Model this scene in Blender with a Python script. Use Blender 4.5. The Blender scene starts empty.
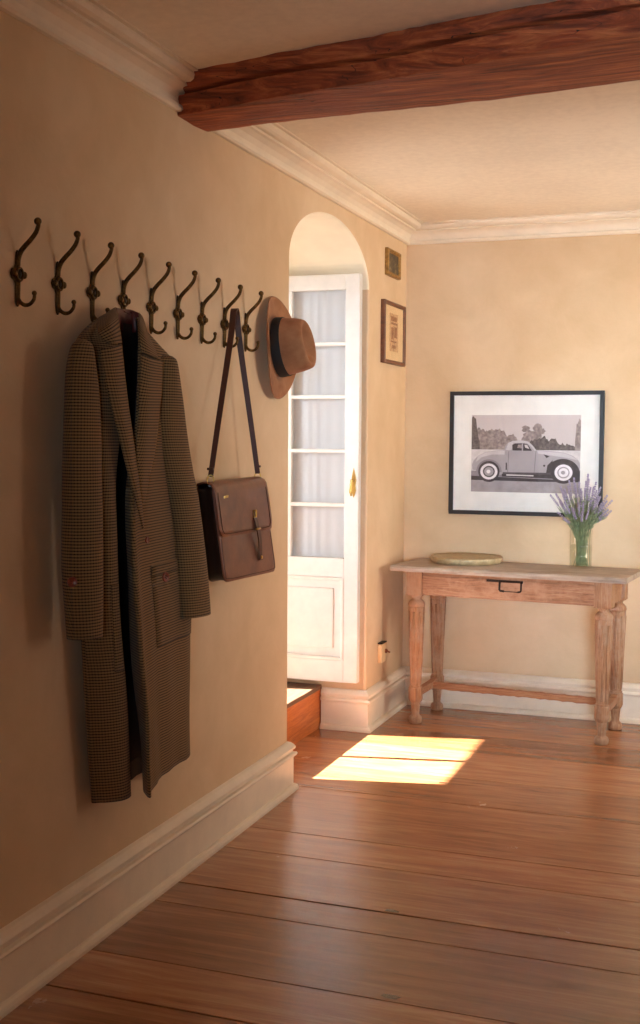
import bpy, bmesh, math, random
from mathutils import Vector, Matrix, Euler
from math import sin, cos, pi, radians
random.seed(7)
SC = bpy.context.scene
COL = SC.collection

# ------------------------------------------------------------------ camera
F, YAW, PIT, ROL = 1178.58, 0.346108, 0.0620915, 0.0063329
CAM = Vector((1.70885, 0.0, 1.42))
fw = Vector((-sin(YAW)*cos(PIT), cos(YAW)*cos(PIT), -sin(PIT)))
r0 = Vector((cos(YAW), sin(YAW), 0)); u0 = r0.cross(fw)
rr = r0*cos(ROL)+u0*sin(ROL); uu = u0*cos(ROL)-r0*sin(ROL)
cd = bpy.data.cameras.new('camera'); cam = bpy.data.objects.new('camera', cd); COL.objects.link(cam)
cd.sensor_fit = 'HORIZONTAL'; cd.sensor_width = 36; cd.lens = F/640*36
M = Matrix((rr, uu, -fw)).transposed().to_4x4(); M.translation = CAM
cam.matrix_world = M; SC.camera = cam
cd.clip_start = 0.05

def at(px, py, ax, val):
    """world point where the line of sight through a photo point meets the plane axis = val"""
    d = fw + rr*((px-320)/F) - uu*((py-512)/F)
    return CAM + d*((val-CAM[ax])/d[ax])
def P(px, x, z):
    """world point on the plane x at height z seen at photo column px"""
    py = 500.0
    for _ in range(6):
        w = at(px, py, 0, x)
        d = (w-CAM).dot(fw)
        py += (w.z-z)*F/d
    w = at(px, py, 0, x); w.z = z
    return w

# ------------------------------------------------------------------ helpers
ORG = {}
def tag(o, label=None, cat=None, group=None, kind=None):
    if label: o['label'] = label
    if cat: o['category'] = cat
    if group: o['group'] = group
    if kind: o['kind'] = kind
    return o
def empty(name, loc, rz=0):
    o = bpy.data.objects.new(name, None); COL.objects.link(o)
    o.location = loc; o.rotation_euler = (0, 0, rz); o.empty_display_size = .05
    ORG[o.name] = Vector(loc)
    return o
class MB:
    """collects shapes for ONE mesh object"""
    def __init__(s): s.v = []; s.f = []; s.m = []; s.uv = {}; s.s = []
    def add(s, vs, fs, mi=0, uvs=None, smooth=True):
        b = len(s.v); s.v += [Vector(v) for v in vs]
        for k, f in enumerate(fs):
            s.f.append([b+i for i in f]); s.m.append(mi); s.s.append(smooth)
            if uvs is not None: s.uv[len(s.f)-1] = [uvs[i] for i in f]
    def box(s, lo, hi, mi=0, M=None):
        x0, y0, z0 = lo; x1, y1, z1 = hi
        vs = [Vector(p) for p in [(x0,y0,z0),(x1,y0,z0),(x1,y1,z0),(x0,y1,z0),(x0,y0,z1),(x1,y0,z1),(x1,y1,z1),(x0,y1,z1)]]
        if M: vs = [M @ v for v in vs]
        s.add(vs, [(0,3,2,1),(4,5,6,7),(0,1,5,4),(1,2,6,5),(2,3,7,6),(3,0,4,7)], mi, smooth=False)
    def grid(s, rows, closed=False, mi=0, uv=True, flip=False, smooth=True):
        n = len(rows[0]); vs = [p for r in rows for p in r]; fs = []; uvs = None
        if uv:
            uvs = []; acc = 0
            mid = n//2
            for i, r in enumerate(rows):
                if i: acc += (Vector(r[mid])-Vector(rows[i-1][mid])).length
                L = [0.0]
                for j in range(1, n): L.append(L[-1]+(Vector(r[j])-Vector(r[j-1])).length)
                uvs += [(L[j], acc) for j in range(n)]
        for i in range(len(rows)-1):
            for j in range(n if closed else n-1):
                k = (j+1) % n
                f = (i*n+j, i*n+k, (i+1)*n+k, (i+1)*n+j)
                fs.append(f[::-1] if flip else f)
        s.add(vs, fs, mi, uvs, smooth)
    def tube(s, pts, rad, n=10, mi=0, cap=True, flat=None):
        pts = [Vector(p) for p in pts]
        if not hasattr(rad, '__len__'): rad = [rad]*len(pts)
        T = []
        for i in range(len(pts)):
            a = pts[max(i-1, 0)]; b = pts[min(i+1, len(pts)-1)]; T.append((b-a).normalized())
        up = Vector((0, 0, 1)) if abs(T[0].z) < .9 else Vector((1, 0, 0))
        nrm = (up - T[0]*up.dot(T[0])).normalized(); rows = []
        for i, p in enumerate(pts):
            nrm = (nrm - T[i]*nrm.dot(T[i])).normalized(); bn = T[i].cross(nrm)
            rows.append([p + (nrm*cos(2*pi*k/n)+bn*sin(2*pi*k/n)*(flat or 1))*rad[i] for k in range(n)])
        s.grid(rows, True, mi, uv=False)
        if cap:
            b = len(s.v)-len(rows)*n
            s.f.append([b+k for k in range(n)][::-1]); s.m.append(mi); s.s.append(False)
            s.f.append([b+(len(rows)-1)*n+k for k in range(n)]); s.m.append(mi); s.s.append(False)
    def ball(s, c, r, mi=0, seg=12, sc=(1,1,1), R=None):
        c = Vector(c); rows = []
        for i in range(seg//2+1):
            a = pi*i/(seg//2)
            row = [Vector((sin(a)*cos(2*pi*j/seg)*r*sc[0], sin(a)*sin(2*pi*j/seg)*r*sc[1], -cos(a)*r*sc[2])) for j in range(seg)]
            rows.append([c+(R @ v if R else v) for v in row])
        s.grid(rows, True, mi, uv=False)
    def lathe(s, prof, c=(0,0,0), n=32, mi=0, R=None, smooth=True, ph=0, sy=1):
        """profile of (radius, height) about a local Z axis"""
        c = Vector(c); rows = []
        for r, z in prof:
            row = [Vector((cos(2*pi*(j+ph)/n)*r, sin(2*pi*(j+ph)/n)*r*sy, z)) for j in range(n)]
            rows.append([c+(R @ v if R else v) for v in row])
        s.grid(rows, True, mi, uv=False, smooth=smooth)
        b = len(s.v)-len(rows)*n
        if prof[0][0] > 1e-5: s.f.append([b+k for k in range(n)][::-1]); s.m.append(mi); s.s.append(False)
        if prof[-1][0] > 1e-5: s.f.append([b+(len(rows)-1)*n+k for k in range(n)]); s.m.append(mi); s.s.append(False)
    def poly(s, pts, depth, mi=0):
        """prism: polygon pts swept along the vector depth"""
        n = len(pts); d = Vector(depth); pts = [Vector(p) for p in pts]
        vs = pts+[p+d for p in pts]
        fs = [tuple(range(n))[::-1], tuple(range(n, 2*n))]+[(i, (i+1) % n, (i+1) % n+n, i+n) for i in range(n)]
        s.add(vs, fs, mi, smooth=False)
    def sweep(s, prof, path, mi=0):
        """prof: list of (offset, z); path: list of (point, outward) with mitres already in outward"""
        rows = [[Vector((p[0]+o[0]*a, p[1]+o[1]*a, z)) for a, z in prof] for p, o in path]
        n = len(prof); base = len(s.v)
        s.grid(rows, True, mi, uv=False, smooth=False)
        s.f.append([base+k for k in range(n)]); s.m.append(mi); s.s.append(False)
        b = base+(len(rows)-1)*n
        s.f.append([b+k for k in range(n)][::-1]); s.m.append(mi); s.s.append(False)
    def build(s, name, mat, parent=None, world=True, bevel=0, solid=0, sub=0, seg=2, fix=True, offs=0):
        me = bpy.data.meshes.new(name)
        off = Vector((0, 0, 0))
        if parent is not None and world: off = ORG.get(parent.name, off)
        me.from_pydata([v-off for v in s.v], [], s.f)
        mats = mat if isinstance(mat, (list, tuple)) else [mat]
        for m_ in mats: me.materials.append(m_)
        for i, p in enumerate(me.polygons): p.material_index = s.m[i]; p.use_smooth = s.s[i]
        if s.uv:
            l = me.uv_layers.new(name='UVMap')
            for i, p in enumerate(me.polygons):
                if i in s.uv:
                    for k, li in enumerate(p.loop_indices): l.data[li].uv = s.uv[i][k]
        if fix:
            bm = bmesh.new(); bm.from_mesh(me); bmesh.ops.remove_doubles(bm, verts=bm.verts, dist=1e-6)
            bmesh.ops.recalc_face_normals(bm, faces=bm.faces); bm.to_mesh(me); bm.free()
        me.update()
        o = bpy.data.objects.new(name, me); COL.objects.link(o)
        if parent is not None: o.parent = parent
        ORG[o.name] = off if world else Vector((0, 0, 0))
        if solid:
            m = o.modifiers.new('solid', 'SOLIDIFY'); m.thickness = solid; m.offset = offs
        if bevel:
            m = o.modifiers.new('bevel', 'BEVEL'); m.width = bevel; m.segments = seg; m.limit_method = 'ANGLE'; m.angle_limit = radians(35)
            m.harden_normals = False
        if sub:
            m = o.modifiers.new('sub', 'SUBSURF'); m.levels = sub; m.render_levels = sub
        return o
def cr(pts, n):
    """Catmull-Rom through pts (Vectors or floats), n samples per span"""
    out = []
    for i in range(len(pts)-1):
        p0 = pts[max(i-1, 0)]; p1 = pts[i]; p2 = pts[i+1]; p3 = pts[min(i+2, len(pts)-1)]
        for k in range(n):
            t = k/n
            out.append(0.5*((2*p1)+(p2-p0)*t+(2*p0-5*p1+4*p2-p3)*t*t+(3*p1-p0-3*p2+p3)*t*t*t))
    out.append(pts[-1]); return out
def V(*a): return Vector(a)

# ------------------------------------------------------------------ materials
def lin(c):
    return tuple((x/255/12.92 if x/255 <= .04045 else ((x/255+.055)/1.055)**2.4) for x in c)+(1,)
class Mat:
    def __init__(s, name, col=(200,200,200), rough=.6, metal=0, spec=.5):
        s.m = bpy.data.materials.new(name); s.m.use_nodes = True; s.nt = s.m.node_tree
        s.b = s.nt.nodes['Principled BSDF']; s.col = lin(col)
        s.b.inputs['Base Color'].default_value = s.col; s.b.inputs['Roughness'].default_value = rough
        s.b.inputs['Metallic'].default_value = metal; s.b.inputs['Specular IOR Level'].default_value = spec
    def n(s, t, **k):
        n = s.nt.nodes.new(t)
        for a, b in k.items():
            if a in n.inputs: n.inputs[a].default_value = b
            else: setattr(n, a, b)
        return n
    def l(s, a, b): s.nt.links.new(a, b)
    def coords(s, scale=(1,1,1), kind='Object', rot=(0,0,0)):
        tc = s.n('ShaderNodeTexCoord'); mp = s.n('ShaderNodeMapping'); mp.inputs['Scale'].default_value = scale
        mp.inputs['Rotation'].default_value = rot
        if kind == 'World':
            g = s.n('ShaderNodeNewGeometry'); s.l(g.outputs['Position'], mp.inputs['Vector'])
        else: s.l(tc.outputs[kind], mp.inputs['Vector'])
        return mp.outputs[0]
    def noise(s, co, scale=5, detail=4, rough=.5, dist=0):
        n = s.n('ShaderNodeTexNoise'); n.inputs['Scale'].default_value = scale; n.inputs['Detail'].default_value = detail
        n.inputs['Roughness'].default_value = rough; n.inputs['Distortion'].default_value = dist
        s.l(co, n.inputs['Vector']); return n.outputs['Fac']
    def ramp(s, fac, stops):
        n = s.n('ShaderNodeValToRGB'); e = n.color_ramp.elements
        while len(e) > 1: e.remove(e[-1])
        e[0].position = stops[0][0]; e[0].color = lin(stops[0][1])
        for p, c in stops[1:]:
            q = e.new(p); q.color = lin(c)
        s.l(fac, n.inputs['Fac']); return n.outputs['Color']
    def math(s, op, a, b=None, clamp=False):
        n = s.n('ShaderNodeMath'); n.operation = op; n.use_clamp = clamp
        for i, x in enumerate((a, b)):
            if x is None: continue
            if isinstance(x, (int, float)): n.inputs[i].default_value = x
            else: s.l(x, n.inputs[i])
        return n.outputs[0]
    def mix(s, a, b, fac, mode='MIX'):
        n = s.n('ShaderNodeMix'); n.data_type = 'RGBA'; n.blend_type = mode
        for i, x in ((6, a), (7, b)):
            if isinstance(x, tuple): n.inputs[i].default_value = lin(x) if len(x) == 3 else x
            else: s.l(x, n.inputs[i])
        if isinstance(fac, (int, float)): n.inputs[0].default_value = fac
        else: s.l(fac, n.inputs[0])
        return n.outputs[2]
    def base(s, c): s.l(c, s.b.inputs['Base Color']); return s
    def bump(s, h, strength=.2, dist=.01):
        n = s.n('ShaderNodeBump'); n.inputs['Strength'].default_value = strength; n.inputs['Distance'].default_value = dist
        s.l(h, n.inputs['Height']); s.l(n.outputs[0], s.b.inputs['Normal']); return s

def m_simple(name, col, rough=.6, metal=0, var=.12, sc=20, bump=.0, spec=.5):
    m = Mat(name, col, rough, metal, spec); co = m.coords()
    f = m.noise(co, sc, 5, .6)
    dk = tuple(int(c*(1-var)) for c in col); lt = tuple(min(255, int(c*(1+var))) for c in col)
    m.base(m.ramp(f, [(.3, dk), (.7, lt)]))
    if bump: m.bump(f, bump, .005)
    return m.m

# lime-washed wall
def m_wall():
    m = Mat('lime_washed_plaster', (214,184,143), .82, 0, .25)
    co = m.coords(kind='World')
    big = m.noise(co, .9, 3, .55, .6); mid = m.noise(co, 4.5, 5, .6, .3); fine = m.noise(co, 60, 4, .7)
    c1 = m.ramp(big, [(.3, (212,184,150)), (.5, (218,192,160)), (.72, (223,201,172))])
    c2 = m.ramp(mid, [(.3, (236,228,216)), (.75, (255,252,248))])
    m.base(m.mix(c1, c2, .75, 'MULTIPLY'))
    h = m.math('ADD', m.math('MULTIPLY', mid, .8), m.math('MULTIPLY', fine, .08))
    m.bump(h, .25, .02); return m.m
M_WALL = m_wall()
def m_paint(name, col, rough=.4, sc=12):
    m = Mat(name, col, rough, 0, .4); co = m.coords(kind='World')
    f = m.noise(co, sc, 5, .6); g = m.noise(co, 2, 3, .5)
    dk = tuple(int(c*.95) for c in col)
    m.base(m.ramp(m.math('MULTIPLY', m.math('ADD', f, g), .5), [(.38, dk), (.6, col)]))
    m.bump(f, .08, .004); return m.m
M_CEIL = m_paint('ceiling_paint', (240,230,212), .8, 30)
M_VAULT = m_paint('cream_vault_limewash', (240,230,208), .8, 4)
M_TRIM = m_paint('cream_trim_paint', (234,219,197), .42)
M_DOOR = m_paint('white_door_paint', (226,223,217), .38)

def m_wood(name, c0, c1, c2, rough=.45, axis=0, sc=1.0, bump=.3, worn=None, stretch=14, spec=.5, kind='Object'):
    m = Mat(name, c1, rough, 0, spec)
    s_ = [stretch*sc]*3; s_[axis] = sc
    co = m.coords(tuple(s_), kind)
    g = m.noise(co, 2.2, 8, .62, .8); g2 = m.noise(co, 9, 6, .7, .3)
    mix = m.math('ADD', m.math('MULTIPLY', g, .65), m.math('MULTIPLY', g2, .35))
    col = m.ramp(mix, [(.33, c0), (.5, c1), (.66, c2)])
    if worn:
        w = m.noise(m.coords((1,1,1), kind), 9, 6, .7)
        col = m.mix(col, worn, m.math('MULTIPLY', m.math('SUBTRACT', w, .44), 5, True))
    m.base(col); m.bump(mix, bump, .004); return m.m
M_TABLETOP = m_wood('weathered_grey_table_wood', (122,106,94), (160,144,130), (190,176,160), .6, 0, 2, .5, (176,158,140))
M_TABLE = m_wood('pale_worn_table_wood', (106,68,44), (156,108,76), (188,146,112), .55, 0, 3, .4, (176,134,104))
M_LEG = m_wood('pale_worn_leg_wood', (112,74,48), (160,114,80), (188,148,114), .5, 2, 2, .2, (172,138,112))
M_STRETCH = m_wood('rough_stretcher_wood', (122,74,46), (168,112,74), (192,140,102), .6, 0, 3, .5)
M_STEPTOP = m_wood('step_board_wood', (84,58,40), (104,76,56), (124,96,74), .5, 1, 2)
M_RISER = m_wood('orange_step_riser_wood', (150,78,34), (186,104,48), (206,126,66), .5, 1, 2, .2)

def m_beam():
    m = Mat('old_beam_wood', (90,40,20), .55, 0, .4)
    co = m.coords((1.0, 11, 11)); g = m.noise(co, 2.4, 8, .65, 1.2); h = m.noise(m.coords((3, 40, 40)), 2, 6, .7)
    crack = m.n('ShaderNodeTexNoise'); m.l(m.coords((.3, 7, 7)), crack.inputs['Vector']); crack.inputs['Scale'].default_value = 1.6; crack.inputs['Detail'].default_value = 3
    ck = m.math('LESS_THAN', m.math('ABSOLUTE', m.math('SUBTRACT', crack.outputs['Fac'], .52)), .0012)
    col = m.ramp(g, [(.3, (80,31,15)), (.5, (152,70,36)), (.68, (204,116,66))])
    col = m.mix(col, (26,11,7), ck); m.base(col)
    m.bump(m.math('SUBTRACT', m.math('ADD', g, m.math('MULTIPLY', h, .4)), m.math('MULTIPLY', ck, .6)), .8, .012)
    return m.m
M_BEAM = m_beam()

def m_floor():
    m = Mat('varnished_old_floorboards', (140,84,50), .3, 0, .5)
    a = m.n('ShaderNodeAttribute'); a.attribute_name = 'board'
    tc = m.n('ShaderNodeTexCoord'); mp = m.n('ShaderNodeMapping'); mp.inputs['Scale'].default_value = (1.1, 13, 1)
    ad = m.n('ShaderNodeVectorMath'); ad.operation = 'ADD'
    sc_ = m.n('ShaderNodeVectorMath'); sc_.operation = 'SCALE'; sc_.inputs['Scale'].default_value = 17
    m.l(a.outputs['Vector'], sc_.inputs[0]); m.l(tc.outputs['Object'], ad.inputs[0]); m.l(sc_.outputs[0], ad.inputs[1])
    m.l(ad.outputs[0], mp.inputs['Vector'])
    g = m.noise(mp.outputs[0], 2.0, 8, .6, .7); g2 = m.noise(mp.outputs[0], 9, 6, .7, .2)
    mix = m.math('ADD', m.math('MULTIPLY', g, .72), m.math('MULTIPLY', g2, .28))
    col = m.ramp(mix, [(.3, (134,84,52)), (.5, (176,118,78)), (.7, (206,152,108))])
    tone = m.ramp(a.outputs['Fac'], [(0, (205,196,186)), (1, (255,255,255))])
    col = m.mix(col, tone, 1.0, 'MULTIPLY')
    wear = m.noise(m.coords((1,1,1)), 3.2, 7, .7, .4)
    col = m.mix(col, (172,124,88), m.math('MULTIPLY', m.math('SUBTRACT', wear, .5), .5, True))
    # knots and dark stains
    vo = m.n('ShaderNodeTexVoronoi'); vo.inputs['Scale'].default_value = 1.5; m.l(m.coords((1, 2.2, 1)), vo.inputs['Vector'])
    kn = m.math('LESS_THAN', m.math('ADD', vo.outputs['Distance'], m.math('MULTIPLY', g2, .05)), .062)
    col = m.mix(col, (52,28,18), m.math('MULTIPLY', kn, .75)); m.base(col)
    sm = m.noise(m.coords((1,1,1)), 26, 5, .65, .2)
    rg = m.math('ADD', .18, m.math('MULTIPLY', wear, .14)); m.l(rg, m.b.inputs['Roughness'])
    h = m.math('ADD', m.math('MULTIPLY', sm, .5), m.math('MULTIPLY', g2, .22)); m.bump(h, .2, .006); m.b.inputs['Coat Weight'].default_value = .5; m.b.inputs['Coat Roughness'].default_value = .22
    return m.m
M_FLOOR = m_floor()
M_GAP = m_simple('dark_floor_gap', (16,9,6), .95)

def m_tweed():
    m = Mat('brown_checked_tweed', (104,80,54), .95, 0, .1)
    tc = m.n('ShaderNodeTexCoord'); sp = m.n('ShaderNodeSeparateXYZ'); m.l(tc.outputs['UV'], sp.inputs[0])
    per = .0082
    u = m.math('SINE', m.math('MULTIPLY', sp.outputs[0], 2*pi/per)); v = m.math('SINE', m.math('MULTIPLY', sp.outputs[1], 2*pi/per))
    a = m.math('GREATER_THAN', u, .25); b = m.math('GREATER_THAN', v, .2)
    s = m.math('ADD', m.math('MULTIPLY', a, .2), m.math('MULTIPLY', b, .6))
    f = m.noise(m.coords(), 260, 3, .7); s = m.math('ADD', s, m.math('MULTIPLY', f, .2))
    big = m.noise(m.coords(), 5, 3)
    col = m.ramp(s, [(.1, (140,110,72)), (.5, (110,85,54)), (.9, (46,36,25))])
    col = m.mix(col, (255,236,214), m.math('MULTIPLY', big, .2), 'MULTIPLY'); m.base(col)
    m.bump(f, .25, .002); m.b.inputs['Sheen Weight'].default_value = .08; m.b.inputs['Sheen Roughness'].default_value = .6
    return m.m
M_TWEED = m_tweed()
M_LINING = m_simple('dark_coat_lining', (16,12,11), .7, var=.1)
M_WINE = m_simple('wine_red_satin', (84,22,20), .45)
M_BUTTON = m_simple('brown_horn_button', (112,46,26), .3, var=.25, sc=80)
def m_leather(name, c0, c1, rough=.42):
    m = Mat(name, c1, rough, 0, .5); co = m.coords()
    f = m.noise(co, 9, 5, .6); g = m.noise(co, 180, 3, .6)
    m.base(m.ramp(f, [(.3, c0), (.72, c1)])); m.bump(m.math('ADD', f, m.math('MULTIPLY', g, .3)), .18, .004); return m.m
M_LEATHER = m_leather('brown_waxed_leather', (88,46,31), (128,74,50), .36)
M_LEATHER_DK = m_leather('dark_brown_gusset_leather', (26,14,11), (38,22,17), .5)
M_STRAP = m_leather('dark_strap_leather', (56,24,14), (80,38,23), .45)
M_THREAD = m_simple('dark_stitching', (52,30,22), .8)
M_BRONZE = None
def m_bronze():
    m = Mat('aged_bronze', (118,86,44), .42, .85); co = m.coords()
    f = m.noise(co, 55, 5, .7); m.base(m.ramp(f, [(.32, (48,31,16)), (.55, (100,72,36)), (.75, (142,110,60))]))
    m.l(m.math('ADD', .3, m.math('MULTIPLY', f, .35)), m.b.inputs['Roughness']); m.bump(f, .35, .002); return m.m
M_BRONZE = m_bronze()
M_DARKBR = m_simple('darkened_bronze_screw', (48,34,20), .5, .8)
M_BRASS = m_simple('brass', (196,160,92), .3, .9, .1)
M_FELT = Mat('tan_felt', (168,116,78), .95, 0, .1)
def _felt():
    m = M_FELT; f = m.noise(m.coords(), 16, 5, .6); g = m.noise(m.coords(), 400, 2)
    m.base(m.ramp(f, [(.3, (144,96,66)), (.7, (174,124,88))])); m.bump(g, .15, .001)
    m.b.inputs['Sheen Weight'].default_value = .1; return m.m
M_FELT = _felt()
M_BAND = m_simple('black_grosgrain_ribbon', (22,17,15), .75)
M_BLACK = m_simple('black_frame_wood', (30,28,28), .4)
M_MAT = m_simple('white_mat_board', (232,230,224), .9, var=.02)
M_IRON = m_simple('dark_iron', (42,28,20), .5, .6)
M_PLATE_CREAM = m_simple('cream_bakelite', (222,192,146), .45, var=.04)
M_PAVE = m_simple('pale_stone_paving', (84,80,72), .8, sc=6)
M_EXT = m_simple('pale_exterior_render', (226,214,192), .85, sc=3)

def m_glass(name, tint=(255,255,255), refl=.08):
    m = bpy.data.materials.new(name); m.use_nodes = True; nt = m.node_tree; nt.nodes.clear()
    o = nt.nodes.new('ShaderNodeOutputMaterial'); mx = nt.nodes.new('ShaderNodeMixShader')
    t = nt.nodes.new('ShaderNodeBsdfTransparent'); g = nt.nodes.new('ShaderNodeBsdfGlossy'); fr = nt.nodes.new('ShaderNodeFresnel')
    t.inputs[0].default_value = lin(tint); g.inputs['Roughness'].default_value = .02; fr.inputs['IOR'].default_value = 1.5
    ge = nt.nodes.new('ShaderNodeNewGeometry'); mu = nt.nodes.new('ShaderNodeMath'); mu.operation = 'MULTIPLY'; iv = nt.nodes.new('ShaderNodeMath'); iv.operation = 'SUBTRACT'; iv.inputs[0].default_value = 1
    nt.links.new(ge.outputs['Backfacing'], iv.inputs[1]); nt.links.new(fr.outputs[0], mu.inputs[0]); nt.links.new(iv.outputs[0], mu.inputs[1])
    nt.links.new(mu.outputs[0], mx.inputs[0]); nt.links.new(t.outputs[0], mx.inputs[1]); nt.links.new(g.outputs[0], mx.inputs[2])
    nt.links.new(mx.outputs[0], o.inputs[0]); return m
M_GLASS = m_glass('window_glass'); M_PGLASS = m_glass('picture_glass')
def m_vaseglass():
    m = Mat('vase_glass', (240,246,240), .03); m.b.inputs['Transmission Weight'].default_value = 1; m.b.inputs['IOR'].default_value = 1.45
    return m.m
M_VASE = m_glass('vase_glass', (254,255,254))
def m_curtain():
    m = bpy.data.materials.new('sheer_white_voile'); m.use_nodes = True; nt = m.node_tree; nt.nodes.clear()
    o = nt.nodes.new('ShaderNodeOutputMaterial'); a = nt.nodes.new('ShaderNodeMixShader'); b = nt.nodes.new('ShaderNodeMixShader')
    d = nt.nodes.new('ShaderNodeBsdfDiffuse'); t = nt.nodes.new('ShaderNodeBsdfTranslucent'); tr = nt.nodes.new('ShaderNodeBsdfTransparent')
    d.inputs[0].default_value = lin((214,218,222)); t.inputs[0].default_value = lin((214,218,222))
    a.inputs[0].default_value = .2; b.inputs[0].default_value = .05
    nt.links.new(d.outputs[0], a.inputs[1]); nt.links.new(t.outputs[0], a.inputs[2]); nt.links.new(a.outputs[0], b.inputs[1]); nt.links.new(tr.outputs[0], b.inputs[2])
    nt.links.new(b.outputs[0], o.inputs[0]); return m
M_CURTAIN = m_curtain()

# ------------------------------------------------------------------ the room
YB, H, XR, YF = 6.07, 2.535, 3.4, -2.2
T = .74                                            # depth of the left wall
YN, YFJ = 4.37, 5.405                              # jambs of the arched opening
yc, ya, zs, zr = (YN+YFJ)/2, (YFJ-YN)/2, 2.13, .25
arch = [(YN, 0), (YN, zs)]
N = 40
for i in range(1, N): a = pi-pi*i/N; arch.append((yc+cos(a)*ya, zs+sin(a)*zr))
arch += [(YFJ, zs), (YFJ, 0)]

def struct(o, label=None):
    o['kind'] = 'structure'
    if label: o['label'] = label
    return o
# left wall with its arched opening: front face, back face, reveals
mb = MB()
outl = [(YF-.2, 0)]+arch+[(YB, 0), (YB, H+.05), (YF-.2, H+.05)]
mb.poly([(0, y, z) for y, z in outl], (-T, 0, 0))
wl_ = struct(mb.build('wall_left', [M_WALL, M_VAULT], bevel=.010, seg=3))
for p in wl_.data.polygons:
    c = p.center
    if len(p.vertices) == 4 and -T < c.x < 0 and YN < c.y < YFJ and c.z > zs+.002: p.material_index = 1
mb = MB(); mb.box((-T-.1, YB, -.1), (XR+.2, YB+.2, H+.05)); struct(mb.build('wall_back', M_WALL))
mb = MB(); mb.box((-T-.1, YF-.2, -.1), (2.1, YF, H+.05)); mb.box((3.35, YF-.2, -.1), (XR+.2, YF, H+.05)); mb.box((2.1, YF-.2, -.1), (3.35, YF, .8)); mb.box((2.1, YF-.2, 2.2), (3.35, YF, H+.05)); struct(mb.build('wall_front', M_WALL))
mb = MB()
for a, b in ((2.1, 2.16), (2.7, 2.76), (3.29, 3.35)): mb.box((a, YF-.15, .8), (b, YF-.1, 2.2))
for a, b in ((.8, .86), (1.48, 1.52), (2.14, 2.2)): mb.box((2.1, YF-.145, a), (3.35, YF-.105, b))
struct(mb.build('added_window_2', M_DOOR))  # unseen window, added where the cool fill for the back wall enters
# right wall with an added window opening (out of frame)
WY0, WY1, WZ0, WZ1 = 4.25, 5.65, .75, 2.2
mb = MB()
mb.box((XR, YF, -.1), (XR+.3, WY0, H+.05)); mb.box((XR, WY1, -.1), (XR+.3, YB, H+.05))
mb.box((XR, WY0, -.1), (XR+.3, WY1, WZ0)); mb.box((XR, WY0, WZ1), (XR+.3, WY1, H+.05))
struct(mb.build('wall_right', M_WALL))
mb = MB()
for y0, y1 in ((WY0, WY0+.07), (WY1-.07, WY1), ((WY0+WY1)/2-.04, (WY0+WY1)/2+.04)): mb.box((XR+.1, y0, WZ0), (XR+.16, y1, WZ1))
for z0, z1 in ((WZ0, WZ0+.07), (WZ1-.07, WZ1), (1.5, 1.54)): mb.box((XR+.105, WY0, z0), (XR+.155, WY1, z1))
struct(mb.build('added_window_1', M_DOOR))  # unseen window frame, added for the light from the right
mb = MB(); mb.box((-T-.1, YF-.2, H), (XR+.2, YB+.2, H+.12)); struct(mb.build('ceiling', M_CEIL))

# floor boards
ys = [YF, -1.6, -1.2, -.75, -.4, 0, .35, .72, 1.05, 1.4, 1.7, 2.03, 2.3, 2.565, 2.79, 3.165, 3.325, 3.675, 3.90, 4.44, 4.79, 5.21, 5.52, 5.84, YB]
mb = MB(); vals = []
def board(x0, x1, y0, y1, g0, g1):
    mb.box((x0, y0+g0, -.03), (x1, y1-g1, 0), 0); vals.extend([random.random()]*6)
gaps = {3.325: .008, 2.565: .007, 4.44: .005}
for i in range(len(ys)-1):
    y0, y1 = ys[i], ys[i+1]
    g0 = gaps.get(y0, .003)/1.0; g1 = gaps.get(y1, .003)/1.0
    board(-.26, XR, y0, y1, g0*.5, g1*.5)
mb.box((-.26, YF, -.06), (XR, YB, -.02), 1); vals.extend([0]*6)
fl = mb.build('floor', [M_FLOOR, M_GAP], fix=False)
at_ = fl.data.attributes.new('board', 'FLOAT', 'FACE')
for i, v in enumerate(vals): at_.data[i].value = v
m = fl.modifiers.new('bevel', 'BEVEL'); m.width = .0015; m.segments = 1; m.limit_method = 'ANGLE'
struct(fl)

# baseboards: profile (offset from wall, z)
bp = [(0,0),(.036,0),(.036,.010),(.032,.020),(.025,.025),(.019,.026),(.019,.136),(.029,.141),(.032,.148),(.028,.155),(.017,.157),(.017,.165),(.025,.169),(.026,.177),(.020,.186),(.010,.196),(0,.2)]
def baseboard(name, path): mb = MB(); mb.sweep(bp, path); return struct(mb.build(name, M_TRIM))
baseboard('baseboard_left', [((0, YF), (1, 0)), ((0, YN), (1, 1)), ((-.22, YN), (0, 1))])
baseboard('baseboard_far_left', [((-.222, YFJ), (0, -1)), ((0, YFJ), (1, -1)), ((0, YB), (1, -1)), ((XR, YB), (0, -1))])
# cornice
cp = [(0, H-.094), (.013, H-.094), (.019, H-.088), (.019, H-.078), (.011, H-.074), (.014, H-.062), (.026, H-.046), (.044, H-.036), (.056, H-.034), (.056, H-.026), (.070, H-.026), (.082, H-.021), (.090, H-.011), (.090, H-.004), (.103, H-.004), (.103, H), (0, H)]
cp = [(a*1.12, z) for a, z in cp]
mb = MB(); mb.sweep(cp, [((0, YF), (1, 0)), ((0, YB), (1, -1)), ((XR, YB), (0, -1))]); struct(mb.build('trim_1', M_TRIM), 'cream moulded cornice round the ceiling')

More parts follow.
